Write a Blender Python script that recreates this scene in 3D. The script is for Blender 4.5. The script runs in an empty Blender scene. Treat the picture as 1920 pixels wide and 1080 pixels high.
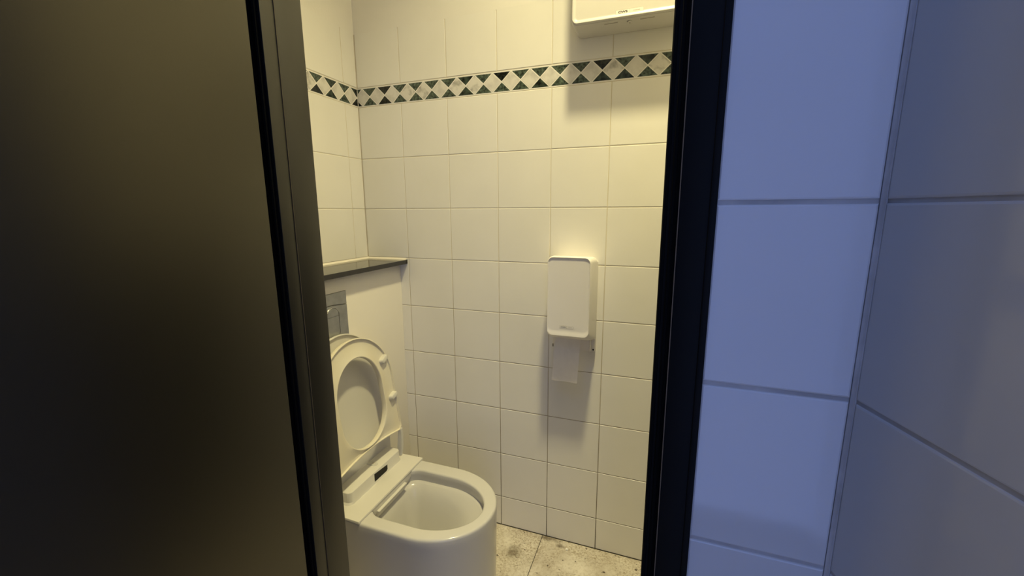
import bpy, bmesh, math, random
from mathutils import Vector, Matrix, Quaternion
random.seed(7)
S = bpy.context.scene
COL = S.collection
PI = math.pi

# ------------------------------------------------------------------ camera
cam_d = bpy.data.cameras.new('camera')
cam_d.sensor_width = 36.0
cam_d.lens = 783.44 / 1920 * 36.0
cam_d.clip_start = 0.01
cam = bpy.data.objects.new('camera', cam_d)
COL.objects.link(cam)
CAM = (1.18151, -1.47360, 1.32307)
yaw, pitch, roll = -0.343968, 0.182114, -0.004341
cy_, sy_ = math.cos(yaw), math.sin(yaw)
cp_, sp_ = math.cos(pitch), math.sin(pitch)
fw = Vector((sy_ * cp_, cy_ * cp_, -sp_))
rt0 = Vector((cy_, -sy_, 0))
up0 = rt0.cross(fw)
rt = math.cos(roll) * rt0 + math.sin(roll) * up0
up = -math.sin(roll) * rt0 + math.cos(roll) * up0
cam.matrix_world = Matrix(((rt.x, up.x, -fw.x, CAM[0]), (rt.y, up.y, -fw.y, CAM[1]),
                           (rt.z, up.z, -fw.z, CAM[2]), (0, 0, 0, 1)))
S.camera = cam

# ------------------------------------------------------------------ world, view, lamps
wd = bpy.data.worlds.new('world')
S.world = wd
wd.use_nodes = True
wd.node_tree.nodes['Background'].inputs[0].default_value = (0.3, 0.36, 0.5, 1)
wd.node_tree.nodes['Background'].inputs[1].default_value = 0.0
S.view_settings.view_transform = 'Standard'
S.view_settings.look = 'None'
S.view_settings.exposure = 0.0
S.view_settings.gamma = 1.0
S.view_settings.use_curve_mapping = False
S.cycles.use_denoising = True
S.cycles.max_bounces = 10
S.cycles.diffuse_bounces = 6
S.cycles.sample_clamp_indirect = 4.0


def area_lamp(name, loc, size, power, color, shape='DISK', aim=None, size_y=None, spread=None):
    l = bpy.data.lights.new(name, 'AREA')
    l.shape = shape
    l.size = size
    if size_y:
        l.size_y = size_y
    l.energy = power
    l.color = color
    if spread:
        l.spread = spread
    o = bpy.data.objects.new(name, l)
    COL.objects.link(o)
    o.location = loc
    if aim:
        o.rotation_euler = (Vector(aim) - Vector(loc)).to_track_quat('-Z', 'Y').to_euler()
    return o


# warm ceiling lamp in the toilet, cold lamp in the washroom outside
area_lamp('toilet_ceiling_lamp', (1.10, -0.70, 3.14), 0.16, 18.7, (1.0, 0.86, 0.44), spread=math.radians(99))
area_lamp('washroom_ceiling_lamp', (0.76, -1.95, 3.05), 0.50, 4.0, (0.25, 0.42, 1.0), 'RECTANGLE', size_y=0.6)

# ------------------------------------------------------------------ materials


def mat(name, color, rough=0.5, metal=0.0, ior=1.45, coat=0.0):
    m = bpy.data.materials.new(name)
    m.use_nodes = True
    b = m.node_tree.nodes['Principled BSDF']
    b.inputs['Base Color'].default_value = (*color, 1)
    b.inputs['Roughness'].default_value = rough
    b.inputs['Metallic'].default_value = metal
    b.inputs['IOR'].default_value = ior
    b.inputs['Coat Weight'].default_value = coat
    return m


def vary(m, c1, c2, scale=6.0, detail=3.0, bump=0.0, bump_scale=60.0, lo=0.3, hi=0.7):
    """slight procedural colour variation and surface waviness"""
    nt = m.node_tree
    N = nt.nodes
    L = nt.links
    b = N['Principled BSDF']
    tc = N.new('ShaderNodeTexCoord')
    nz = N.new('ShaderNodeTexNoise')
    nz.inputs['Scale'].default_value = scale
    nz.inputs['Detail'].default_value = detail
    L.new(tc.outputs['Object'], nz.inputs['Vector'])
    r = N.new('ShaderNodeValToRGB')
    r.color_ramp.elements[0].position = lo
    r.color_ramp.elements[1].position = hi
    r.color_ramp.elements[0].color = (*c1, 1)
    r.color_ramp.elements[1].color = (*c2, 1)
    L.new(nz.outputs['Fac'], r.inputs[0])
    L.new(r.outputs[0], b.inputs['Base Color'])
    if bump:
        n2 = N.new('ShaderNodeTexNoise')
        n2.inputs['Scale'].default_value = bump_scale
        n2.inputs['Detail'].default_value = 2
        L.new(tc.outputs['Object'], n2.inputs['Vector'])
        bp = N.new('ShaderNodeBump')
        bp.inputs['Strength'].default_value = bump
        bp.inputs['Distance'].default_value = 0.002
        L.new(n2.outputs['Fac'], bp.inputs['Height'])
        L.new(bp.outputs[0], b.inputs['Normal'])
    return m


M_TILE = vary(mat('white_wall_tile', (.85, .835, .80), 0.32), (.835, .82, .78), (.865, .85, .815), 5, 3, 0.10, 35)
M_OTILE = vary(mat('glazed_wall_tile', (.77, .76, .75), 0.07, ior=1.65), (.76, .75, .745), (.80, .79, .785), 4, 2, 0.03, 12)
M_OTILE2 = vary(mat('glazed_side_wall_tile', (.77, .76, .75), 0.11, ior=1.42), (.76, .75, .745), (.80, .79, .785), 4, 2, 0.03, 12)
M_PLASTER = vary(mat('painted_plaster', (.85, .83, .79), 0.6), (.84, .82, .78), (.86, .84, .80), 9, 4, 0.15, 120)
M_BOXING = vary(mat('cistern_panel_paint', (.82, .79, .74), 0.45), (.81, .78, .73), (.83, .80, .75), 4, 3, 0.05, 30)
M_SEALANT = mat('white_sealant', (.82, .78, .70), 0.45)
M_OGROUT = vary(mat('grey_grout', (.6, .58, .57), 0.85), (.50, .48, .47), (.66, .64, .63), 30, 3)
M_DARKST = vary(mat('dark_green_marble', (.02, .028, .022), 0.22), (.008, .010, .008), (.085, .12, .095), 55, 6, lo=.38, hi=.75)
M_DARKST2 = vary(mat('mottled_green_marble', (.03, .045, .035), 0.25), (.018, .024, .019), (.14, .19, .155), 110, 8, lo=.36, hi=.72)
M_DARKST3 = vary(mat('near_black_marble', (.01, .011, .010), 0.2), (.006, .007, .0065), (.03, .036, .031), 80, 5, lo=.4, hi=.75)
M_LIGHTST2 = vary(mat('veined_pale_marble', (.55, .53, .50), 0.25), (.36, .345, .325), (.72, .70, .665), 34, 8, lo=.33, hi=.52)
M_LIGHTST = vary(mat('pale_marble', (.55, .53, .50), 0.25), (.50, .485, .47), (.74, .72, .69), 26, 7, lo=.25, hi=.55)
M_CERAMIC = vary(mat('white_ceramic', (.57, .56, .54), 0.15), (.56, .55, .53), (.58, .57, .55), 3, 2)
M_PLASTIC = vary(mat('white_plastic', (.66, .645, .60), 0.32), (.65, .635, .59), (.67, .655, .61), 5, 2)
M_SEATPL = vary(mat('yellowed_seat_plastic', (.77, .73, .61), 0.28), (.74, .68, .52), (.78, .755, .67), 5, 2)
M_DISP = vary(mat('dispenser_plastic', (.88, .855, .84), 0.36), (.87, .845, .83), (.89, .865, .85), 7, 2)
M_BLACK = mat('black_paint', (.008, .008, .008), 0.5)
M_BLACK.node_tree.nodes['Principled BSDF'].inputs['Specular IOR Level'].default_value = 0.12
M_RUBBER = mat('black_rubber', (.004, .004, .004), 0.8)
M_RUBBER.node_tree.nodes['Principled BSDF'].inputs['Specular IOR Level'].default_value = 0.1
M_DOOR = vary(mat('dark_door_laminate', (.0035, .0032, .0024), 0.40, ior=1.78), (.003, .0028, .002), (.004, .0036, .0028), 8, 3, 0.03, 300)
M_DOOR.node_tree.nodes['Principled BSDF'].inputs['Specular Tint'].default_value = (1, .94, .78, 1)
M_LEDGE = mat('black_stone_ledge', (.006, .0055, .005), 0.10, ior=1.7)
M_STEEL = vary(mat('brushed_steel', (.42, .43, .43), 0.38, 1.0), (.38, .39, .39), (.46, .47, .47), 40, 4)
M_CHROME = mat('chrome', (.72, .72, .72), 0.08, 1.0)
M_DISP2 = vary(mat('towel_dispenser_plastic', (.64, .625, .605), 0.36), (.63, .615, .595), (.65, .635, .615), 7, 2)
M_PAPER = vary(mat('tissue_paper', (.90, .855, .80), 0.9), (.88, .835, .78), (.92, .875, .82), 60, 4)
M_INK = mat('dark_print', (.09, .085, .08), 0.6)
M_LABEL = mat('label_film', (.86, .84, .82), 0.36)
M_LINE = mat('label_outline', (.52, .48, .43), 0.5)
M_SENSOR = mat('sensor_glass', (.003, .003, .003), 0.4, ior=1.3)
M_BADGE = mat('grey_badge', (.56, .555, .53), 0.3)
M_DARKHOLE = mat('dark_screw', (.02, .018, .015), 0.6)
M_EDGE2 = mat('reveal_highlight', (.075, .058, .036), 0.6)  # highlight on the reveal step, put into the colour
M_REVEAL = mat('dark_frame_laminate', (.009, .0082, .0065), 0.42, ior=1.62)
M_EDGE = mat('edge_highlight', (.20, .14, .08), 0.6)  # tan highlight of the frame edge as plain colour
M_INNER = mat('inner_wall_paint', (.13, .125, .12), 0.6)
M_ADDPANEL = mat('reflection_dark_panel', (.05, .047, .042), 0.7)  # for the added, unseen panel that dims the door's reflection
M_CEIL = mat('ceiling_paint', (.86, .85, .82), 0.8)
M_WALL2 = mat('washroom_paint', (.72, .72, .72), 0.6)


M_PANE = mat('fill_glow_glass', (.6, .6, .6), 0.5)
M_PANE.node_tree.nodes['Principled BSDF'].inputs['Emission Color'].default_value = (0.31, 0.44, 1.0, 1)
M_PANE.node_tree.nodes['Principled BSDF'].inputs['Emission Strength'].default_value = 1.05  # glow of the added rear window, supplies cold fill


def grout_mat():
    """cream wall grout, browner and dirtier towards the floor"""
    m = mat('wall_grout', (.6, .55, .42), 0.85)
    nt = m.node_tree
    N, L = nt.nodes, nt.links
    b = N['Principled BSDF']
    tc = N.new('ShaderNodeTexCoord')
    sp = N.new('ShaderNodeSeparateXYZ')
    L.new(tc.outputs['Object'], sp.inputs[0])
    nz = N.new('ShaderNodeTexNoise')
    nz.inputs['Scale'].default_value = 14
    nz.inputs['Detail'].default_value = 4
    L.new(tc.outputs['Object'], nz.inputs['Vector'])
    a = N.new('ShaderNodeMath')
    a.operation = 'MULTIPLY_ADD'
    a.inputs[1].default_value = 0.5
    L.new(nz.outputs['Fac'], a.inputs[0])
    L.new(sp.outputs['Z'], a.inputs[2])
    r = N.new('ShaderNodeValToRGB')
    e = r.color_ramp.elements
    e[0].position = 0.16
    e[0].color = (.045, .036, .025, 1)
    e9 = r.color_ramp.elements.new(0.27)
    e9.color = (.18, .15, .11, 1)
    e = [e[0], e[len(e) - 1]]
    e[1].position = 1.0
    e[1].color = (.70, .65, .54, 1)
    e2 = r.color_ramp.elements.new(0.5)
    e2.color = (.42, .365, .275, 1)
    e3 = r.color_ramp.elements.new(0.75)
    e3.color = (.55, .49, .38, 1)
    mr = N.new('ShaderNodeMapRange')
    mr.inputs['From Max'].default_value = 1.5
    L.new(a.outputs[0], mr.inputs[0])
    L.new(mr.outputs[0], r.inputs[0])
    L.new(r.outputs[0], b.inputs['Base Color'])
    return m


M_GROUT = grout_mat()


def floor_mat():
    m = mat('speckled_stone_tile', (.6, .55, .45), 0.45)
    nt = m.node_tree
    N, L = nt.nodes, nt.links
    b = N['Principled BSDF']
    tc = N.new('ShaderNodeTexCoord')

    def noise(scale, detail, rough=0.6):
        n = N.new('ShaderNodeTexNoise')
        n.inputs['Scale'].default_value = scale
        n.inputs['Detail'].default_value = detail
        n.inputs['Roughness'].default_value = rough
        L.new(tc.outputs['Object'], n.inputs['Vector'])
        return n

    def ramp(src, p0, p1, c0, c1):
        r = N.new('ShaderNodeValToRGB')
        r.color_ramp.elements[0].position = p0
        r.color_ramp.elements[1].position = p1
        r.color_ramp.elements[0].color = (*c0, 1)
        r.color_ramp.elements[1].color = (*c1, 1)
        L.new(src, r.inputs[0])
        return r

    def mul(a, c):
        x = N.new('ShaderNodeMix')
        x.data_type = 'RGBA'
        x.blend_type = 'MULTIPLY'
        x.inputs[0].default_value = 1
        L.new(a, x.inputs[6])
        L.new(c, x.inputs[7])
        return x.outputs[2]
    base = ramp(noise(9, 6).outputs['Fac'], .3, .7, (.52, .47, .40), (.78, .74, .66))
    mott = ramp(noise(70, 5, .7).outputs['Fac'], .34, .52, (.80, .77, .72), (1, 1, 1))
    specks = ramp(noise(52, 2, .5).outputs['Fac'], .285, .335, (.16, .14, .12), (1, 1, 1))
    veins = noise(7, 8, .6)
    v1 = N.new('ShaderNodeMath')
    v1.operation = 'SUBTRACT'
    v1.inputs[1].default_value = 0.5
    L.new(veins.outputs['Fac'], v1.inputs[0])
    v2 = N.new('ShaderNodeMath')
    v2.operation = 'ABSOLUTE'
    L.new(v1.outputs[0], v2.inputs[0])
    vr = ramp(v2.outputs[0], .0, .012, (.86, .83, .79), (1, 1, 1))
    c = mul(base.outputs[0], mott.outputs[0])
    c = mul(c, specks.outputs[0])
    c = mul(c, vr.outputs[0])
    # trodden-in grit: fine dark grains gathered in loose patches
    gr = ramp(noise(130, 4, .7).outputs['Fac'], .40, .52, (.60, .55, .47), (1, 1, 1))
    pt_ = ramp(noise(6.5, 3, .6).outputs['Fac'], .46, .60, (1, 1, 1), (0, 0, 0))
    gx = N.new('ShaderNodeMix')
    gx.data_type = 'RGBA'
    gx.blend_type = 'MIX'
    L.new(pt_.outputs[0], gx.inputs[0])
    gx.inputs[6].default_value = (1, 1, 1, 1)
    L.new(gr.outputs[0], gx.inputs[7])
    c = mul(c, gx.outputs[2])
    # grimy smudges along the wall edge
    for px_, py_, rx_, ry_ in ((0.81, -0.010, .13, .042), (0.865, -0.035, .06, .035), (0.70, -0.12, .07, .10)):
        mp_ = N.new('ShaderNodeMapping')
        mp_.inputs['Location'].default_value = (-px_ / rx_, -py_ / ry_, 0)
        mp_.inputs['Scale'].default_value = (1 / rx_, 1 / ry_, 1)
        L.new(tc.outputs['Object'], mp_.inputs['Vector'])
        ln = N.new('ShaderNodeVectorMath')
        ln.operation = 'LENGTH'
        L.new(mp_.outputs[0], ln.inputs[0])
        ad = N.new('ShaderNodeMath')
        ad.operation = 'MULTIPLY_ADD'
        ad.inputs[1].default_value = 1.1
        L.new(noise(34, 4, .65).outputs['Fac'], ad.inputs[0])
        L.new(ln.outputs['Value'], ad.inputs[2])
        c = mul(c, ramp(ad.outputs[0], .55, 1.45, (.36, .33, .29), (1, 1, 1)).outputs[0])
    L.new(c, b.inputs['Base Color'])
    bp = N.new('ShaderNodeBump')
    bp.inputs['Strength'].default_value = 0.15
    bp.inputs['Distance'].default_value = 0.001
    L.new(mott.outputs[0], bp.inputs['Height'])
    L.new(bp.outputs[0], b.inputs['Normal'])
    return m


M_FLOOR = floor_mat()
M_FGROUT = mat('dark_floor_grout', (.05, .042, .03), 0.9)

# ------------------------------------------------------------------ helpers


def obj(name, bm, mats, parent=None, smooth=True, angle=35):
    me = bpy.data.meshes.new(name)
    bmesh.ops.recalc_face_normals(bm, faces=bm.faces)
    bm.to_mesh(me)
    bm.free()
    if not isinstance(mats, (list, tuple)):
        mats = [mats]
    for m in mats:
        me.materials.append(m)
    if smooth:
        me.polygons.foreach_set('use_smooth', [True] * len(me.polygons))
        me.set_sharp_from_angle(angle=math.radians(angle))
    o = bpy.data.objects.new(name, me)
    COL.objects.link(o)
    if parent:
        o.parent = parent
        o.matrix_parent_inverse = parent.matrix_world.inverted()
    return o


def thing(name, label, cat, loc, group=None):
    o = bpy.data.objects.new(name, None)
    o.empty_display_size = 0.05
    COL.objects.link(o)
    o.location = loc
    bpy.context.view_layer.update()
    o['label'] = label
    o['category'] = cat
    if group:
        o['group'] = group
    return o


def tag(o, label, cat):
    o['label'] = label
    o['category'] = cat
    return o


def struct(o):
    o['kind'] = 'structure'
    return o


def box(bm, x0, x1, y0, y1, z0, z1, r=0.0, seg=2, mi=0):
    vs = [bm.verts.new(p) for p in ((x0, y0, z0), (x1, y0, z0), (x1, y1, z0), (x0, y1, z0),
                                    (x0, y0, z1), (x1, y0, z1), (x1, y1, z1), (x0, y1, z1))]
    fs = [bm.faces.new([vs[i] for i in f]) for f in ((0, 3, 2, 1), (4, 5, 6, 7), (0, 1, 5, 4),
                                                     (1, 2, 6, 5), (2, 3, 7, 6), (3, 0, 4, 7))]
    for f in fs:
        f.material_index = mi
    if r > 0:
        es = list({e for f in fs for e in f.edges})
        bmesh.ops.bevel(bm, geom=es, offset=r, segments=seg, profile=0.5, affect='EDGES', material=mi)


def loft(bm, rings, cap0=True, cap1=True, closed=True, mi=0):
    """skin a list of equal-length point loops"""
    vr = [[bm.verts.new(p) for p in r] for r in rings]
    n = len(rings[0])
    for a, b in zip(vr, vr[1:]):
        for i in range(n if closed else n - 1):
            j = (i + 1) % n
            f = bm.faces.new((a[i], a[j], b[j], b[i]))
            f.material_index = mi
    if cap0:
        bm.faces.new(list(reversed(vr[0]))).material_index = mi
    if cap1:
        bm.faces.new(vr[-1]).material_index = mi
    return vr


def rrect(x0, x1, z0, z1, r, n=6):
    """rounded rectangle outline, counter-clockwise"""
    r = max(1e-5, min(r, (x1 - x0) / 2 - 1e-5, (z1 - z0) / 2 - 1e-5))
    pts = []
    for cx, cz, a0 in ((x1 - r, z1 - r, 0), (x0 + r, z1 - r, 90), (x0 + r, z0 + r, 180), (x1 - r, z0 + r, 270)):
        for k in range(n + 1):
            a = math.radians(a0 + 90 * k / n)
            pts.append((cx + r * math.cos(a), cz + r * math.sin(a)))
    return pts


def inset_poly(pts, d):
    n = len(pts)
    out = []
    for i in range(n):
        p0, p1, p2 = Vector(pts[i - 1]), Vector(pts[i]), Vector(pts[(i + 1) % n])
        e1 = (p1 - p0).normalized()
        e2 = (p2 - p1).normalized()
        n1 = Vector((-e1.y, e1.x))
        n2 = Vector((-e2.y, e2.x))
        k = d / max(0.15, 1 + n1.dot(n2))
        out.append(p1 + (n1 + n2) * k)
    return out


def tile(bm, pts, mp, mi, depth, bev):
    """one ceramic piece: walls up from the grout, rounded edge, flat face"""
    levels = [(0, -depth - 0.001), (0, -bev * 0.7), (bev * 0.3, -bev * 0.25), (bev, 0)]
    rings = []
    for d, w in levels:
        q = inset_poly(pts, d) if d else pts
        rings.append([mp(p[0], p[1], w) for p in q])
    loft(bm, rings, cap0=False, cap1=True, mi=mi)


def rect(u0, u1, v0, v1):
    return [(u0, v0), (u1, v0), (u1, v1), (u0, v1)]


def spans(lo, hi, first, step):
    """tile intervals between lo and hi for joints at first + k*step"""
    k = math.floor((lo - first) / step) - 1
    out = []
    while first + k * step < hi:
        a, b = max(lo, first + k * step), min(hi, first + (k + 1) * step)
        if b - a > 0.008:
            out.append((a, b))
        k += 1
    return out


GJ = 0.0014      # half joint
DEPTH = 0.0011   # grout depth


def tile_field(bm, us, vs, mp, mi=0, gj=GJ, depth=DEPTH, bev=0.0014):
    for a, b in us:
        for c, d in vs:
            jit = [random.uniform(-.0003, .0003) for _ in range(2)]
            tile(bm, rect(a + gj + jit[0] * .5, b - gj, c + gj + jit[1], d - gj), mp, mi, depth, bev)


Z0 = 0.1341      # first joint above the floor
T = 0.2
BB, BT = Z0 + 8 * T, Z0 + 8 * T + 0.0728   # marble border
TOP = BT + T


def border(bm, u_lo, u_hi, joint, mp, mi_dark, mi_light):
    zc, hh, p = (BB + BT) / 2, (BT - BB) / 2 - 0.0035, 0.07
    g = 0.0014
    k = math.floor((u_lo - joint) / p) - 1

    def clip(pts):
        # clip a convex polygon to u_lo..u_hi
        for lim, sgn in ((u_lo, 1), (u_hi, -1)):
            out = []
            for i in range(len(pts)):
                a, b = pts[i - 1], pts[i]
                ia, ib = (a[0] - lim) * sgn >= 0, (b[0] - lim) * sgn >= 0
                if ia != ib:
                    t = (lim - a[0]) / (b[0] - a[0])
                    out.append((lim, a[1] + t * (b[1] - a[1])))
                if ib:
                    out.append(b)
            pts = out
            if len(pts) < 3:
                return None
        # drop doubled points
        q = [pts[i] for i in range(len(pts)) if math.dist(pts[i], pts[i - 1]) > 1e-4]
        return q if len(q) >= 3 else None
    while joint + k * p < u_hi + p:
        j0 = joint + k * p
        dm = [(j0, zc), (j0 + p / 2, zc - hh), (j0 + p, zc), (j0 + p / 2, zc + hh)]
        t1 = [(j0 - p / 2, zc + hh), (j0, zc), (j0 + p / 2, zc + hh)]
        t2 = [(j0 - p / 2, zc - hh), (j0 + p / 2, zc - hh), (j0, zc)]
        for pts, m in ((dm, mi_light), (t1, mi_dark), (t2, mi_dark)):
            c = clip(pts)
            if not c:
                continue
            c = [tuple(v) for v in inset_poly(c, g if m == mi_light else g * 1.1)]
            area = sum(c[i - 1][0] * c[i][1] - c[i][0] * c[i - 1][1] for i in range(len(c))) / 2
            if area < 2e-5:
                continue
            if m == mi_light:
                m2 = random.choice((mi_light, mi_light, 7))
            else:
                m2 = random.choice((mi_dark, 5, 5, 5, 6))
            tile(bm, c, mp, m2, 0.0006, 0.0005)
        k += 1


def border_bed(bm, u0, u1, mp, mi):
    # pale joint filler under the marble pieces
    vs = [bm.verts.new(mp(u, v, -0.0005)) for u, v in rect(u0, u1, BB + .001, BT - .001)]
    bm.faces.new(vs).material_index = mi


# ------------------------------------------------------------------ the setting: walls, floor, ceiling
XR = 1.45          # right end of the toilet room
CEIL = 3.22
YD = -0.9806       # washroom face of the doorway wall
YI = -0.9136       # toilet face of the doorway wall
JX = 0.2009        # first upright joint on the back wall
TW = 0.19968

# back wall
bm = bmesh.new()
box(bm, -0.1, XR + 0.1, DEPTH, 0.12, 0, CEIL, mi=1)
mp_back = lambda u, v, w: (u, -w, v)
rows = [(0.0, Z0)] + [(Z0 + k * T, Z0 + (k + 1) * T) for k in range(8)] + [(BT, TOP)]
tile_field(bm, spans(0.0, XR, JX, TW), rows, mp_back, 0)
border(bm, 0.0, XR, 0.0583, mp_back, 2, 3)
border_bed(bm, 0.0, XR, mp_back, 4)
vs = [bm.verts.new(mp_back(*p)) for p in ((0, TOP - .0038, 0.00015), (XR, TOP - .0038, 0.00015), (XR, CEIL, 0.00015), (0, CEIL, 0.00015),
                                          (0, TOP - .0038, -DEPTH), (XR, TOP - .0038, -DEPTH))]
bm.faces.new(vs[:4]).material_index = 4
bm.faces.new((vs[0], vs[4], vs[5], vs[1])).material_index = 4
struct(obj('wall_back', bm, [M_TILE, M_GROUT, M_DARKST, M_LIGHTST, M_PLASTER, M_DARKST2, M_DARKST3, M_LIGHTST2], smooth=False))

# left wall
bm = bmesh.new()
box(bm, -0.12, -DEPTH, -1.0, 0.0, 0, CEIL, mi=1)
mp_left = lambda u, v, w: (w, -u, v)
rows_l = [(Z0 + k * T, Z0 + (k + 1) * T) for k in range(5, 8)] + [(BT, TOP)]
tile_field(bm, spans(0.0, 0.95, 0.0757, T), rows_l, mp_left, 0)
border(bm, 0.0, 0.95, 0.0045, mp_left, 2, 3)
border_bed(bm, 0.0, 0.95, mp_left, 4)
vs = [bm.verts.new(mp_left(*p)) for p in ((0, TOP - .0038, .00015), (.95, TOP - .0038, .00015), (.95, CEIL, .00015), (0, CEIL, .00015))]
bm.faces.new(vs).material_index = 4
struct(obj('wall_left', bm, [M_TILE, M_GROUT, M_DARKST, M_LIGHTST, M_PLASTER, M_DARKST2, M_DARKST3, M_LIGHTST2], smooth=False))

# boxed-in cistern wall under the ledge
CX = 0.1600
bm = bmesh.new()
box(bm, 0.001, CX, -0.93, -0.0005, 0, 1.1105, r=0.0012)
struct(obj('wall_cistern', bm, M_BOXING))

# right wall of the toilet
bm = bmesh.new()
box(bm, XR, XR + 0.1, YI - 0.02, 0.0, 0, CEIL)
struct(obj('wall_right', bm, M_PLASTER))
bm = bmesh.new()
box(bm, XR - 0.012, XR - 0.0002, YI + 0.002, -0.001, 0.001, 1.30, r=0.002)
struct(obj('added_dark_panel', bm, M_ADDPANEL))  # unseen panel, added to darken what the door leaf reflects

# doorway wall (tiled on the washroom side)
FX0, FX1 = 0.583, 1.2312     # outer edges of the door frame
CXR = 1.3750                 # corner with the slanted wall
bm = bmesh.new()
yb = YD + 0.0018
box(bm, -0.6, FX0 + 0.012, yb, YI, 0, CEIL, mi=1)
box(bm, FX1 - 0.012, XR + 0.1, yb, YI, 0, CEIL, mi=1)
box(bm, FX0 + 0.012, FX1 - 0.012, yb, YI, 2.09, CEIL, mi=1)
mp_door = lambda u, v, w: (u, YD - w, v)
OZ = 1.3307 % T
rows_o = spans(0.0, 2.40, OZ, T)
tile_field(bm, [(FX1, CXR - 0.0008)], rows_o, mp_door, 0, gj=0.0021, depth=0.0018, bev=0.0022)
tile_field(bm, spans(-0.6, FX0, FX0, T), rows_o, mp_door, 0, gj=0.0021, depth=0.0018, bev=0.0022)
tile_field(bm, [(0.584, 0.784), (0.784, 0.984), (0.984, 1.230)], spans(2.12, 2.40, OZ, T), mp_door, 0, gj=0.0021, depth=0.0018, bev=0.0022)
# toilet side
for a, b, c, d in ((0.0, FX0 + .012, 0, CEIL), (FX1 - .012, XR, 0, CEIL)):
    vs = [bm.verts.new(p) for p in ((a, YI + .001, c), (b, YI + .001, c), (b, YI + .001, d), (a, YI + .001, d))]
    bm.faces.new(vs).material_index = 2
struct(obj('wall_front', bm, [M_OTILE, M_OGROUT, M_INNER], smooth=False))

# slanted washroom wall right of the doorway
SD = Vector((0.302, -0.953)).normalized()
SN = Vector((-SD.y, SD.x)) * -1.0      # towards the washroom (left)
if SN.x > 0:
    SN = -SN
SL = 0.60
bm = bmesh.new()
back = 0.0018
p0 = Vector((CXR, YD)) - SN * back
p1 = p0 + SD * SL
foot = [(p0.x, p0.y), (p1.x, p1.y), (3.1, p1.y), (3.1, p0.y + .002), ]
loft(bm, [[(x, y, 0) for x, y in foot], [(x, y, CEIL) for x, y in foot]], mi=1)


def mp_slant(u, v, w):
    q = Vector((CXR, YD)) + SD * u + SN * w
    return (q.x, q.y, v)


tile_field(bm, [(0.0005, .2), (.2, .4), (.4, .6)], rows_o, mp_slant, 0, gj=0.0021, depth=0.0018, bev=0.0022)
slant = struct(obj('wall_slanted', bm, [M_OTILE2, M_OGROUT], smooth=False))
bm = bmesh.new()
c0 = Vector((CXR, YD))
ca, cb = Vector((-1, 0)) * 0.0029, SD * 0.0029
pr_ = [c0 + Vector((.002, .002)), c0 + ca + Vector((0, .0006)), c0 + ca + Vector((0, -.0005)), c0 + ca * .45 + cb * .45, c0 + cb + SN * .0005, c0 + cb - SN * .001]
loft(bm, [[(q.x, q.y, 0.0) for q in pr_], [(q.x, q.y, CEIL) for q in pr_]])
obj('corner_sealant', bm, M_OGROUT, slant)

# rest of the washroom, behind the camera
bm = bmesh.new()
box(bm, -0.7, 3.2, -2.4, -2.3, 0, CEIL)
struct(obj('wall_rear', bm, M_WALL2))
# added window, unseen: glowing pane for cold fill and the tile reflection
bm = bmesh.new()
WX0, WX1, WZ0, WZ1 = 1.28, 2.20, 0.07, 2.60
for a, b, c, d in ((WX0 - .06, WX0, WZ0 - .06, WZ1 + .06), (WX1, WX1 + .06, WZ0 - .06, WZ1 + .06), (WX0, WX1, WZ0 - .06, WZ0), (WX0, WX1, WZ1, WZ1 + .06)):
    box(bm, a, b, -2.31, -2.25, c, d, r=0.004)
fill_win = struct(obj('fill_window_1', bm, M_WALL2))
bm = bmesh.new()
box(bm, WX0, WX1, -2.305, -2.280, WZ0, WZ1)
obj('glow_pane', bm, M_PANE, fill_win)
bm = bmesh.new()
box(bm, -0.7, -0.6, -2.3, YD, 0, CEIL)
struct(obj('wall_washroom_left', bm, M_WALL2))
bm = bmesh.new()
box(bm, 3.1, 3.2, -2.3, YD, 0, CEIL)
struct(obj('wall_washroom_right', bm, M_WALL2))
bm = bmesh.new()
box(bm, -0.7, 3.2, -2.4, 0.12, CEIL, CEIL + 0.1)
struct(obj('ceiling', bm, M_CEIL))

# floor
bm = bmesh.new()
box(bm, -0.7, 3.2, -2.4, 0.12, -0.1, -0.0008, mi=1)
mp_floor = lambda u, v, w: (u, v, w)
tile_field(bm, spans(-0.6, 3.1, 0.785, 0.4), spans(-2.3, -0.0012, -0.32, 0.4), mp_floor, 0, gj=0.0013, depth=0.0008, bev=0.0008)
struct(obj('floor', bm, [M_FLOOR, M_FGROUT], smooth=False))

# ------------------------------------------------------------------ door frame and open door leaf
RX = 0.6330      # left reveal face
SX0, SX1 = 1.1800, 1.1968
bm = bmesh.new()
box(bm, FX0, RX, YD - 0.004, YI + 0.004, 0, 2.10, r=0.0015)
box(bm, SX1, FX1 + 0.001, YD - 0.004, YI + 0.004, 0, 2.10, r=0.0015)
box(bm, SX0, SX1 + .002, YD + 0.010, YI + 0.004, 0, 2.06, r=0.001)
box(bm, RX - .002, SX1 + .002, YD - 0.004, YI + 0.004, 2.05, 2.10, r=0.0015)
frame = struct(obj('trim_1', bm, [M_BLACK]))
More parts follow.
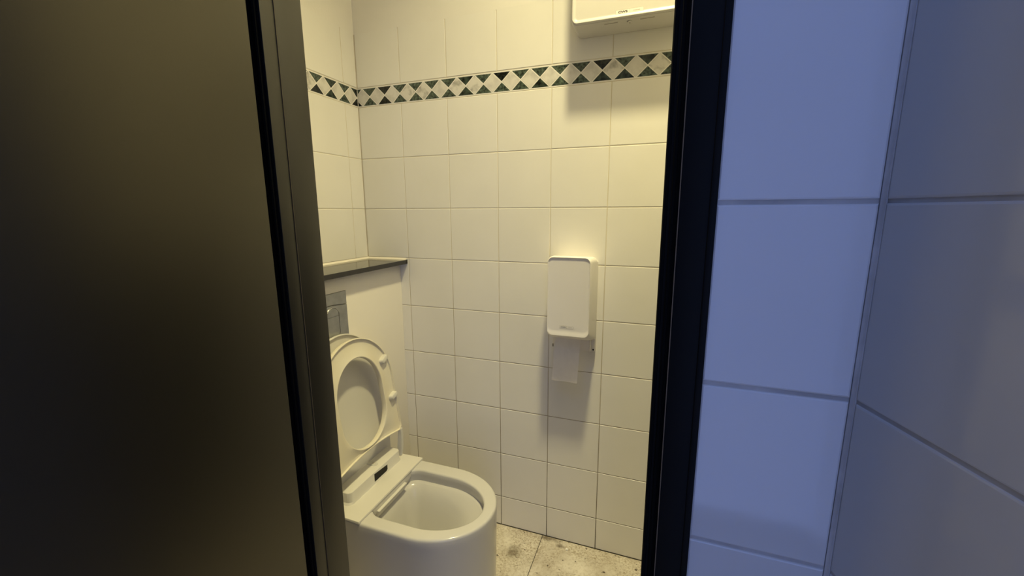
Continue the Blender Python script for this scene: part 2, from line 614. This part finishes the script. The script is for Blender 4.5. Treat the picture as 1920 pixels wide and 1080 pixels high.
# thin raised bead along the outer side of the frame, painted edge highlights, reveal step and seals
bm = bmesh.new()
box(bm, FX1 - 0.0050, FX1 + 0.0022, YD - 0.0062, YD - 0.0005, 0, 2.10, r=0.001)
obj('frame_bead', bm, M_BLACK, frame)
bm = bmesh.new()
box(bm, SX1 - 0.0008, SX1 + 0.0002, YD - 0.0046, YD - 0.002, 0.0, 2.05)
obj('edge_highlight', bm, M_EDGE, frame)  # thin tan strip painted as light caught on the frame edge
bm = bmesh.new()
for x in (0.6080, 0.6165, 0.6255):
    box(bm, x - .0024, x + .0024, YD - 0.0085, YD - 0.003, 0.0, 2.05, r=0.0015)
obj('rubber_seal', bm, M_RUBBER, frame)
bm = bmesh.new()
for x in (1.1830, 1.1905):
    box(bm, x - .0022, x + .0022, YD + 0.005, YD + 0.0115, 0.0, 2.05, r=0.0015)
obj('rubber_seal', bm, M_RUBBER, frame)
bm = bmesh.new()
box(bm, RX - 0.002, RX + 0.0012, YD + 0.0205, YI + 0.004, 0.0, 2.05, r=0.0012)
box(bm, RX - 0.002, RX + 0.0004, YD - 0.0042, YD + 0.0205, 0.0, 2.05, r=0.0003)
obj('door_stop', bm, M_REVEAL, frame)
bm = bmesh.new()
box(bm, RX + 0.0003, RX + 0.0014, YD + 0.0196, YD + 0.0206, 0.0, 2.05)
obj('edge_highlight', bm, M_EDGE2, frame)  # lighter strip stands in for the highlight along the reveal step

bm = bmesh.new()
box(bm, 0.605, 0.6450, -1.640, -1.0151, 0.008, 2.06, r=0.0015)
door = struct(obj('door_1', bm, M_DOOR))

# ------------------------------------------------------------------ ledge on the cistern wall
bm = bmesh.new()
pts = [(0.0012, -0.0006), (0.0012, -0.930), (0.1905, -0.930), (0.1958, -0.0006)]
loft(bm, [[(x, y, 1.1106) for x, y in pts], [(x, y, 1.1275) for x, y in pts]])
bmesh.ops.bevel(bm, geom=list(bm.edges), offset=0.0008, segments=1, affect='EDGES')
ledge = tag(obj('wall_ledge', bm, M_LEDGE), 'narrow black stone ledge along the top of the cistern wall', 'ledge')
bm = bmesh.new()
prof = [(0.0, 0.0), (0.006, 0.0), (0.0, 0.0075)]
loft(bm, [[(0.0004 + a, y, 1.1272 + b) for a, b in prof] for y in (-0.001, -0.93)])
loft(bm, [[(x, -0.0004 - a, 1.1272 + b) for a, b in prof] for x in (0.001, 0.190)])
obj('sealant_bead', bm, M_SEALANT, ledge)

# ------------------------------------------------------------------ flush plate
YC = -0.412
fp = thing('flush_plate', 'brushed steel flush plate with pill-shaped button on the cistern wall', 'flush plate', (CX, YC, 0.96))
FZ0, FZ1 = 0.8605, 1.0575
FY0, FY1 = -0.4905, -0.3372


def plate_x(o, x0, x1, e):
    """outline (y, z) extruded along +x with a bevelled front edge"""
    q = [tuple(v) for v in inset_poly(o, e)]
    return [[(x0, y, z) for y, z in o], [(x1 - e, y, z) for y, z in o], [(x1, y, z) for y, z in q]]


bm = bmesh.new()
# the wavy split between the top strip and the main plate
wav = [(FY0 + (FY1 - FY0) * k / 16, 1.0165 + 0.0035 * math.cos(PI * 2 * (k / 16 - .5)) - .002) for k in range(17)]
top = [(y, z + .0010) for y, z in wav] + [(FY1, FZ1), (FY0, FZ1)]
loft(bm, plate_x(top, CX, CX + 0.0075, 0.0012))
obj('top_strip', bm, M_STEEL, fp)
bm = bmesh.new()
main = [(FY0, FZ0), (FY1, FZ0)] + [(y, z - .0010) for y, z in reversed(wav)]
loft(bm, plate_x(main, CX, CX + 0.0080, 0.0012))
obj('cover_plate', bm, M_STEEL, fp)
BYC, BW, BZ0, BZ1 = -0.408, 0.0265, 0.902, 1.0095


def pill(w, z0, z1):
    return rrect(BYC - w, BYC + w, z0, z1, w, 12)


bm = bmesh.new()
loft(bm, [[(CX + .006, y, z) for y, z in pill(BW + .0026, BZ0 - .0026, BZ1 + .0026)],
          [(CX + .0105, y, z) for y, z in pill(BW + .0022, BZ0 - .0022, BZ1 + .0022)],
          [(CX + .0112, y, z) for y, z in pill(BW + .0010, BZ0 - .0010, BZ1 + .0010)],
          [(CX + .0090, y, z) for y, z in pill(BW, BZ0, BZ1)]], False, False)
obj('button_ring', bm, M_CHROME, fp)
full = pill(BW - .0004, BZ0 + .0004, BZ1 - .0004)
zs = 0.9800
for nm, sel, z_cut in (('small_button', lambda z: z >= zs, zs + .0006), ('large_button', lambda z: z < zs, zs - .0006)):
    pts = [p for p in full if sel(p[1])]
    if nm == 'small_button':
        o = pts + []
        o = [(BYC + BW - .0004, z_cut)] + o + [(BYC - BW + .0004, z_cut)]
    else:
        o = [(BYC - BW + .0004, z_cut)] + pts + [(BYC + BW - .0004, z_cut)]
    q = [o[i] for i in range(len(o)) if math.dist(o[i], o[i - 1]) > 1e-5]
    bm = bmesh.new()
    loft(bm, [[(CX + .006, y, z) for y, z in q], [(CX + .0102, y, z) for y, z in q]])
    obj(nm, bm, M_STEEL, fp)

# ------------------------------------------------------------------ toilet
wc = thing('toilet', 'white floor-standing toilet with raised seat and bidet unit against the cistern wall', 'toilet', (0.45, YC, 0.0))
NR = 112


def d_outline(xb, xs, xe, w, c=(0.47, 0.0), rb=0.02, n=2.0):
    """D-shaped loop in plan, sampled by angle from c (toilet-local y)"""
    def inside(x, y):
        if x > xs:
            return ((x - xs) / (xe - xs)) ** n + (abs(y) / w) ** n <= 1
        if x < xb or abs(y) > w:
            return False
        if x < xb + rb and abs(y) > w - rb:
            return (xb + rb - x) ** 2 + (abs(y) - (w - rb)) ** 2 <= rb * rb
        return True
    pts = []
    for k in range(NR):
        a = 2 * PI * k / NR
        lo, hi = 0.0, 1.0
        for _ in range(34):
            m = (lo + hi) / 2
            if inside(c[0] + m * math.cos(a), c[1] + m * math.sin(a)):
                lo = m
            else:
                hi = m
        pts.append((c[0] + lo * math.cos(a), c[1] + lo * math.sin(a)))
    return pts


def at_z(o, z, dy=0.0):
    return [(x, YC + dy + y, z) for x, y in o]


RIM = 0.400
bm = bmesh.new()
rings = []
for ins, z in ((0.010, 0.0), (0.008, 0.02), (0.004, 0.20), (0.0015, 0.34), (0.0, 0.372), (0.0, 0.3905), (0.0008, 0.3950), (0.0028, 0.3980), (0.0062, 0.3996), (0.010, RIM)):
    rings.append(at_z(d_outline(CX + 0.003, 0.53, 0.737 - ins, 0.1755 - ins, rb=0.012), z))
DY = -0.006
for ins, z in ((-0.008, RIM), (-0.0045, 0.3995), (-0.0015, 0.3978), (0.0, 0.3945), (-0.0008, 0.380), (-0.003, 0.366), (-0.0035, 0.3565), (0.0055, 0.3550), (0.0085, 0.3525)):
    rings.append(at_z(d_outline(0.355 + ins, 0.53, 0.698 - ins, 0.1235 - ins, rb=0.06), z, DY))
for f, z in ((0.86, 0.338), (0.76, 0.315), (0.66, 0.285), (0.55, 0.245), (0.44, 0.205), (0.34, 0.17), (0.28, 0.14), (0.25, 0.12)):
    o = d_outline(0.363, 0.53, 0.690, 0.1155, rb=0.06)
    fx = 0.47 - (1 - f) * 0.03
    rings.append(at_z([(fx + (x - 0.47) * f, y * f) for x, y in o], z, DY))
loft(bm, rings, cap0=True, cap1=True)
obj('ceramic_bowl', bm, M_CERAMIC, wc, angle=50)

# seat carrier plate lying on the back of the bowl
bm = bmesh.new()
PZ0, PZ1 = 0.4004, 0.4075
pl = [(0.178, -0.172), (0.374, -0.178), (0.377, 0.178), (0.178, 0.172)]
loft(bm, [[(x, YC + y, PZ0) for x, y in pl], [(x, YC + y, PZ1 - .0015) for x, y in pl],
          [(x - .001 if x > .3 else x, YC + y * .994, PZ1) for x, y in pl]])
obj('carrier_plate', bm, M_PLASTIC, wc)

# bidet unit
HY0, HY1 = YC - 0.127, YC + 0.145
bm = bmesh.new()
ho = [(x, y) for x, y in rrect(0.180, 0.302, HY0, HY1, 0.016, 6)]
hs = lambda d, z: [(x, y, z) for x, y in rrect(0.180 + d, 0.302 - d, HY0 + d, HY1 - d, max(.004, 0.016 - d), 6)]
hb = [(x, y, PZ1 - .001) for x, y in rrect(0.180, 0.306, HY0 - .006, HY1 + .006, 0.018, 6)]
loft(bm, [hb, hs(0.0, PZ1 + .006), hs(0.0, 0.4435), hs(0.0012, 0.4462), hs(0.004, 0.4472)])
unit = obj('bidet_unit', bm, M_PLASTIC, wc)
bm = bmesh.new()
so = [(-0.4205, 0.4435), (-0.4205, 0.4132), (-0.3585, 0.4105), (-0.3485, 0.4175), (-0.3480, 0.4310)]
so = [(-0.4205, 0.4130), (-0.3600, 0.4105), (-0.3495, 0.4165), (-0.3490, 0.4340), (-0.4205, 0.4415)]
loft(bm, [[(0.3000, y, z) for y, z in so], [(0.3026, y, z) for y, z in so]])
obj('sensor_window', bm, M_SENSOR, unit, smooth=False)
bm = bmesh.new()
bo = rrect(0.2400, 0.2830, -0.3890, -0.3690, 0.0098, 8)
bi = rrect(0.2420, 0.2810, -0.3870, -0.3710, 0.0078, 8)
loft(bm, [[(x, y, .4465) for x, y in bo], [(x, y, .4486) for x, y in bo], [(x, y, .4494) for x, y in bi]])
badge = obj('badge', bm, M_BADGE, unit)
bm = bmesh.new()
box(bm, 0.2600, 0.2790, -0.3835, -0.3810, 0.4491, 0.4498)
box(bm, 0.2600, 0.2690, -0.3795, -0.3770, 0.4491, 0.4498)
box(bm, 0.2600, 0.2740, -0.3755, -0.3730, 0.4491, 0.4498)
obj('badge_mark', bm, M_LINE, badge)

# nozzle block hanging from the plate into the bowl
bm = bmesh.new()
nb = lambda y0, y1, x0, x1, z: [(x0, y0, z), (x1, y0, z), (x1, y1, z), (x0, y1, z)]
loft(bm, [nb(-0.500, -0.330, 0.34, 0.368, 0.362), nb(-0.520, -0.312, 0.34, 0.374, 0.376), nb(-0.530, -0.298, 0.34, 0.3745, 0.4008)])
bmesh.ops.bevel(bm, geom=list(bm.edges), offset=0.003, segments=2, affect='EDGES')
noz = obj('nozzle_block', bm, M_PLASTIC, wc)
bm = bmesh.new()
loft(bm, [nb(-0.507, -0.352, 0.366, 0.3775, 0.362), nb(-0.507, -0.352, 0.3725, 0.3845, 0.384)])
bmesh.ops.bevel(bm, geom=list(bm.edges), offset=0.0012, segments=1, affect='EDGES')
obj('nozzle_flap', bm, M_PLASTIC, noz)

# raised seat and lid: plane through (x0, z=0.5), leaning back 8 degrees
TH = math.radians(8)


def lean(x0):
    def f(t, l, d):
        # t across, l up the plane, d out of it towards the room
        return (x0 - l * math.sin(TH) + d * math.cos(TH), YC + t, 0.5 + l * math.cos(TH) + d * math.sin(TH))
    return f


def seat_outline(w, l0, ls, l1, n=2.0, c=0.20, rb=0.03, sag=0.0):
    def inside(t, l):
        if l > ls:
            return ((l - ls) / (l1 - ls)) ** n + (abs(t) / w) ** n <= 1
        lb = l0 + sag * (1 - min(1, abs(t) / w) ** 2)
        if l < lb or abs(t) > w:
            return False
        if l < l0 + rb and abs(t) > w - rb:
            return (l0 + rb - l) ** 2 + (abs(t) - (w - rb)) ** 2 <= rb * rb
        return True
    pts = []
    for k in range(NR):
        a = 2 * PI * k / NR
        lo, hi = 0.0, 1.0
        for _ in range(34):
            m = (lo + hi) / 2
            if inside(m * math.cos(a), c + m * math.sin(a)):
                lo = m
            else:
                hi = m
        pts.append((lo * math.cos(a), c + lo * math.sin(a)))
    return pts


f = lean(0.298)
so_ = lambda e: seat_outline(0.1745 - e, 0.012 + e, 0.235, 0.414 - e, rb=0.022, sag=0.020)
hl = lambda e: seat_outline(0.1075 + e, 0.045 - e, 0.225, 0.349 + e, c=0.20, rb=0.1075 + e)
bm = bmesh.new()
R = lambda o, d: [f(t, l, d) for t, l in o]
mixo = lambda k: [(a[0] * (1 - k) + b[0] * k, a[1] * (1 - k) + b[1] * k) for a, b in zip(so_(0.0), hl(0.0))]
loft(bm, [R(hl(0.004), -0.020), R(so_(0.010), -0.020), R(so_(0.002), -0.015), R(so_(0.0), -0.008), R(so_(0.0), -0.001), R(so_(0.0012), 0.0),
          R(so_(0.0035), 0.0), R(so_(0.0050), -0.0060), R(so_(0.012), -0.0068), R(mixo(.35), -0.0068), R(mixo(.6), -0.0045), R(mixo(.85), -0.0006), R(hl(0.003), 0.0012), R(hl(0.0006), 0.0),
          R(hl(0.0), -0.004), R(hl(0.0), -0.014), R(hl(0.004), -0.020)], False, False)
bmesh.ops.remove_doubles(bm, verts=bm.verts, dist=1e-6)
seat = obj('seat', bm, M_SEATPL, wc, angle=40)
for t, l in ((0.137, 0.3015), (0.1535, 0.1555), (-0.137, 0.3015), (-0.1535, 0.1555)):
    bm = bmesh.new()
    a = 0.45 if l > .2 else 0.25
    a = a if t > 0 else -a
    pr = []
    for (dx, dz) in rrect(-0.0205, 0.0205, -0.0095, 0.0095, 0.0085, 5):
        pr.append((t + dx * math.cos(a) - dz * math.sin(a), l + dx * math.sin(a) + dz * math.cos(a)))
    sh = lambda k: [(t + (x - t) * k, l + (y - l) * k) for x, y in pr]
    loft(bm, [R(pr, -0.0075), R(sh(.95), 0.0055), R(sh(.8), 0.0095), R(sh(.55), 0.0108)])
    obj('bumper', bm, M_PLASTIC, seat)

g = lean(0.246)
lo_ = lambda e: seat_outline(0.1765 - e, 0.004 + e, 0.235, 0.424 - e, rb=0.02)
G = lambda o, d: [g(t, l, d) for t, l in o]
bm = bmesh.new()
loft(bm, [G(lo_(0.02), -0.018), G(lo_(0.006), -0.016), G(lo_(0.001), -0.011), G(lo_(0.0), -0.004), G(lo_(0.0008), -0.0006), G(lo_(0.002), 0.0), G(lo_(0.0045), -0.0004),
          G(lo_(0.007), -0.0070), G(lo_(0.03), -0.0085), G(lo_(0.08), -0.0085)])
lid = obj('lid', bm, M_PLASTIC, wc, angle=40)
# lid hinge skirt and hinge arms down the sides of the bidet unit
bm = bmesh.new()
q = g(0, 0.006, -0.009)
box(bm, 0.2250, 0.2430, YC - 0.165, YC + 0.168, 0.4085, 0.5080, r=0.004)
obj('lid_skirt', bm, M_PLASTIC, wc)
for s in (-1, 1):
    bm = bmesh.new()
    arm = [(0.272, 0.408), (0.292, 0.408), (0.297, 0.440), (0.299, 0.500), (0.298, 0.520), (0.286, 0.522), (0.282, 0.480), (0.278, 0.440)]
    y0 = YC + s * 0.160
    y1 = YC + s * 0.172
    loft(bm, [[(x, y0, z) for x, z in arm], [(x, y1, z) for x, z in arm]])
    bmesh.ops.bevel(bm, geom=list(bm.edges), offset=0.0018, segments=2, affect='EDGES')
    obj('hinge_arm', bm, M_PLASTIC, wc)

# ------------------------------------------------------------------ writing


def text_mesh(body, size, bold=0.0, extrude=0.0002, shear=0.0):
    cu = bpy.data.curves.new('lettering', 'FONT')
    cu.body = body
    cu.size = size
    cu.align_x = 'CENTER'
    cu.align_y = 'CENTER'
    cu.offset = bold
    cu.extrude = extrude
    cu.shear = shear
    t = bpy.data.objects.new('lettering', cu)
    COL.objects.link(t)
    bpy.context.view_layer.update()
    me = bpy.data.meshes.new_from_object(t.evaluated_get(bpy.context.evaluated_depsgraph_get()))
    bpy.data.objects.remove(t)
    bpy.data.curves.remove(cu)
    return me


def letters(name, body, width, height, loc, m, parent, bold):
    me = text_mesh(body, 1.0, bold, 0.0)
    xs = [v.co.x for v in me.vertices]
    ys = [v.co.y for v in me.vertices]
    sx, sy = width / (max(xs) - min(xs)), height / (max(ys) - min(ys))
    mx, my = (max(xs) + min(xs)) / 2, (max(ys) + min(ys)) / 2
    for v in me.vertices:
        v.co = Vector((loc[0] + (v.co.x - mx) * sx, loc[1], loc[2] + (v.co.y - my) * sy))
    me.materials.clear()
    me.materials.append(m)
    o = bpy.data.objects.new(name, me)
    COL.objects.link(o)
    o.parent = parent
    o.matrix_parent_inverse = parent.matrix_world.inverted()
    return o


def outline_frame(bm, x0, x1, z0, z1, y, r, t, n=4):
    a = rrect(x0, x1, z0, z1, r, n)
    b = rrect(x0 + t, x1 - t, z0 + t, z1 - t, max(r - t, .0002), n)
    A = [bm.verts.new((x, y, z)) for x, z in a]
    B = [bm.verts.new((x, y, z)) for x, z in b]
    for i in range(len(a)):
        j = (i + 1) % len(a)
        bm.faces.new((A[i], A[j], B[j], B[i]))


def brand_label(parent, cx, cz, w, h, y, cws_w, cws_h):
    """white label with a thin outline, a divider, the three letters and a small illegible script dash"""
    bm = bmesh.new()
    o = rrect(cx - w / 2, cx + w / 2, cz - h / 2, cz + h / 2, h * .22, 4)
    loft(bm, [[(x, y + .0008, z) for x, z in o], [(x, y - .0002, z) for x, z in o]])
    lab = obj('label', bm, M_LABEL, parent)
    bm = bmesh.new()
    outline_frame(bm, cx - w / 2, cx + w / 2, cz - h / 2, cz + h / 2, y - .0004, h * .22, h * .05)
    box(bm, cx + w * .005, cx + w * .005 + h * .05, y - .0004, y - .00025, cz - h / 2, cz + h / 2)
    obj('label_outline', bm, M_LINE, lab, smooth=False)
    letters('lettering', 'CWS', cws_w, cws_h, (cx - w * .24, y - .0005, cz), M_INK, lab, 0.035)
    bm = bmesh.new()
    n = 14
    x0, x1 = cx + w * .13, cx + w * .38
    for i in range(n):
        xa = x0 + (x1 - x0) * i / n
        hh_ = h * (.07 if i % 3 else .12)
        box(bm, xa, xa + (x1 - x0) / n * .98, y - .0005, y - .00035, cz - h * .06, cz - h * .06 + hh_)
    obj('small_script', bm, M_LINE, lab, smooth=False)


# ------------------------------------------------------------------ toilet paper dispenser
tp = thing('toilet_paper_dispenser', 'tall white plastic toilet paper dispenser with a paper tail hanging out below', 'dispenser', (0.897, 0.0, 0.905))
bm = bmesh.new()
box(bm, 0.8190, 0.9765, -0.0215, -0.0004, 0.8235, 1.150, r=0.003)
back_plate = obj('back_plate', bm, M_DISP, tp)
for x0, x1 in ((0.9585, 0.9640),):
    bm = bmesh.new()
    box(bm, x0, x1, -0.046, -0.020, 0.8300, 0.905, r=0.002)
    obj('side_lug', bm, M_DISP, back_plate)
for x, z, w, h in ((0.9705, 0.8312, .0032, .0032), (0.8222, 0.8335, .0014, .006)):
    bm = bmesh.new()
    o = rrect(x - w, x + w, z - h, z + h, min(w, h), 6)
    loft(bm, [[(a, -0.020, b) for a, b in o], [(a, -0.0222, b) for a, b in o]])
    obj('screw_hole', bm, M_DARKHOLE, back_plate)
bm = bmesh.new()
YF = -0.122


def tpr(x0, x1, z0, z1, r, y, bow=0.0):
    cxm, hw = (x0 + x1) / 2, (x1 - x0) / 2
    out = []
    for x, z in rrect(x0, x1, z0, z1, r, 7):
        zz = z + (bow * (1 - ((x - cxm) / hw) ** 2) * (1 if z > (z0 + z1) / 2 else -1))
        out.append((x, y, zz))
    return out


loft(bm, [tpr(0.8165, 0.9775, 0.866, 1.158, 0.016, -0.018, .001), tpr(0.8160, 0.9770, 0.868, 1.166, 0.018, -0.030, .002), tpr(0.8195, 0.9735, 0.884, 1.171, 0.018, -0.080, .003),
          tpr(0.8215, 0.9715, 0.897, 1.1725, 0.018, -0.110, .003), tpr(0.8235, 0.9690, 0.9025, 1.1715, 0.018, -0.118, .003),
          tpr(0.8250, 0.9675, 0.9045, 1.1705, 0.017, YF, .003), tpr(0.8258, 0.9667, 0.9055, 1.1695, 0.0165, YF, .003),
          tpr(0.8275, 0.9650, 0.9130, 1.1680, 0.015, YF + 0.0020, .0025), tpr(0.8285, 0.9640, 0.9200, 1.1668, 0.014, YF + 0.0030, .002), tpr(0.8300, 0.9625, 0.9225, 1.1650, 0.013, YF + 0.0031, .002)], cap0=True, cap1=True)
cover = obj('cover', bm, M_DISP, tp, angle=45)
brand_label(cover, 0.8925, 0.9335, 0.0485, 0.0105, YF + 0.0030, 0.0170, 0.0034)

# paper tail
bm = bmesh.new()
NX, NZ = 8, 16
grid = {}
for side in (0, 1):
    for i in range(NX + 1):
        for k in range(NZ + 1):
            u, v = i / NX, k / NZ
            zb = 0.7175 - 0.002 * u
            z = 0.905 + (zb - 0.905) * v
            x = (0.8425 - 0.0105 * v) * (1 - u) + (0.9345 - 0.010 * v) * u
            y = -0.070 - 0.004 * math.sin(v * 2.2) + 0.0035 * math.sin(u * PI) * v + (0.0004 if side else 0)
            grid[side, i, k] = bm.verts.new((x, y, z))
for side in (0, 1):
    for i in range(NX):
        for k in range(NZ):
            bm.faces.new((grid[side, i, k], grid[side, i + 1, k], grid[side, i + 1, k + 1], grid[side, i, k + 1]))
for k in range(NZ):
    for i in (0, NX):
        bm.faces.new((grid[0, i, k], grid[0, i, k + 1], grid[1, i, k + 1], grid[1, i, k]))
for i in range(NX):
    for k in (0, NZ):
        bm.faces.new((grid[0, i, k], grid[0, i + 1, k], grid[1, i + 1, k], grid[1, i, k]))
tag(obj('toilet_paper', bm, M_PAPER), 'white toilet paper sheet hanging below the tall white dispenser', 'toilet paper')

# ------------------------------------------------------------------ paper towel dispenser
pt = thing('paper_towel_dispenser', 'wide white plastic paper towel dispenser mounted high above the marble border', 'dispenser', (1.055, 0.0, 1.87))
TX0, TX1 = 0.8850, 1.2270
YT = -0.112
bm = bmesh.new()
zt = 2.24


def ptr(e, z0, y, r=0.018, ze=0.0):
    return [(x, y, z) for x, z in rrect(TX0 + e, TX1 - e, z0, zt - ze, r, 7)]


loft(bm, [ptr(0.005, 1.8725, -0.0006, .016), ptr(0.003, 1.8705, -0.006, .014), ptr(0.0020, 1.8700, -0.020, .012), ptr(0.002, 1.8715, -0.098, .012), ptr(0.0025, 1.8722, -0.1035),
          ptr(0.0045, 1.8735, -0.1040), ptr(0.0045, 1.8740, -0.1055), ptr(0.003, 1.8735, -0.1060),
          ptr(0.003, 1.8740, -0.1105, .016), ptr(0.0045, 1.8755, YT, .015), ptr(0.0075, 1.8775, YT, .013),
          ptr(0.012, 1.8840, YT + 0.0045, .010, .03), ptr(0.014, 1.8860, YT + 0.005, .010, .034), ptr(0.016, 1.8880, YT + 0.0051, .010, .036)], True, True)
body = obj('cover', bm, M_DISP2, pt, angle=40)
# window recess in the upper part of the front
bm = bmesh.new()
wo = rrect(TX0 + 0.016, TX1 - 0.016, 1.950, 2.20, 0.012, 6)
loft(bm, [[(x, YT + 0.006, z) for x, z in wo], [(x, YT + 0.0035, z) for x, z in wo], [(x, YT + 0.0020, z + (.004 if z < 2 else -.004)) for x, z in wo]])
obj('front_panel', bm, M_DISP2, body)
brand_label(body, 1.0555, 1.9000 - 0.0105, 0.078, 0.0125, YT + 0.0047, 0.0265, 0.0058)
# underside details: lock and two slots
bm = bmesh.new()
for k in range(1):
    o = [(1.0545 + .0075 * math.cos(a * PI / 10), -0.083 + .0075 * math.sin(a * PI / 10)) for a in range(20)]
    loft(bm, [[(x, y, 1.8735) for x, y in o], [(x, y, 1.8690) for x, y in o]])
lock = obj('lock', bm, M_DISP2, body)
bm = bmesh.new()
box(bm, 1.0490, 1.0515, -0.0885, -0.0860, 1.8684, 1.8695)
box(bm, 1.0540, 1.0565, -0.0790, -0.0765, 1.8684, 1.8695)
obj('key_hole', bm, M_DARKHOLE, lock, smooth=False)
for x0, x1 in ((0.982, 1.022), (1.085, 1.125)):
    bm = bmesh.new()
    box(bm, x0, x1, -0.0890, -0.0875, 1.8700, 1.8708)
    obj('slot', bm, M_LINE, body, smooth=False)

# ------------------------------------------------------------------ small white crumb on the floor
bm = bmesh.new()
bmesh.ops.create_icosphere(bm, subdivisions=2, radius=1.0)
for v in bm.verts:
    k = 1 + 0.22 * math.sin(v.co.x * 5 + 1.3) * math.cos(v.co.y * 4 + v.co.z * 3)
    v.co = Vector((0.896 + v.co.x * 0.0060 * k, -0.044 + v.co.y * 0.0052 * k, 0.0030 + v.co.z * 0.0034 * k))
tag(obj('paper_crumb', bm, mat('white_crumb', (.9, .88, .84), .7)), 'tiny white crumb lying on the stone floor near the tiled wall', 'crumb')
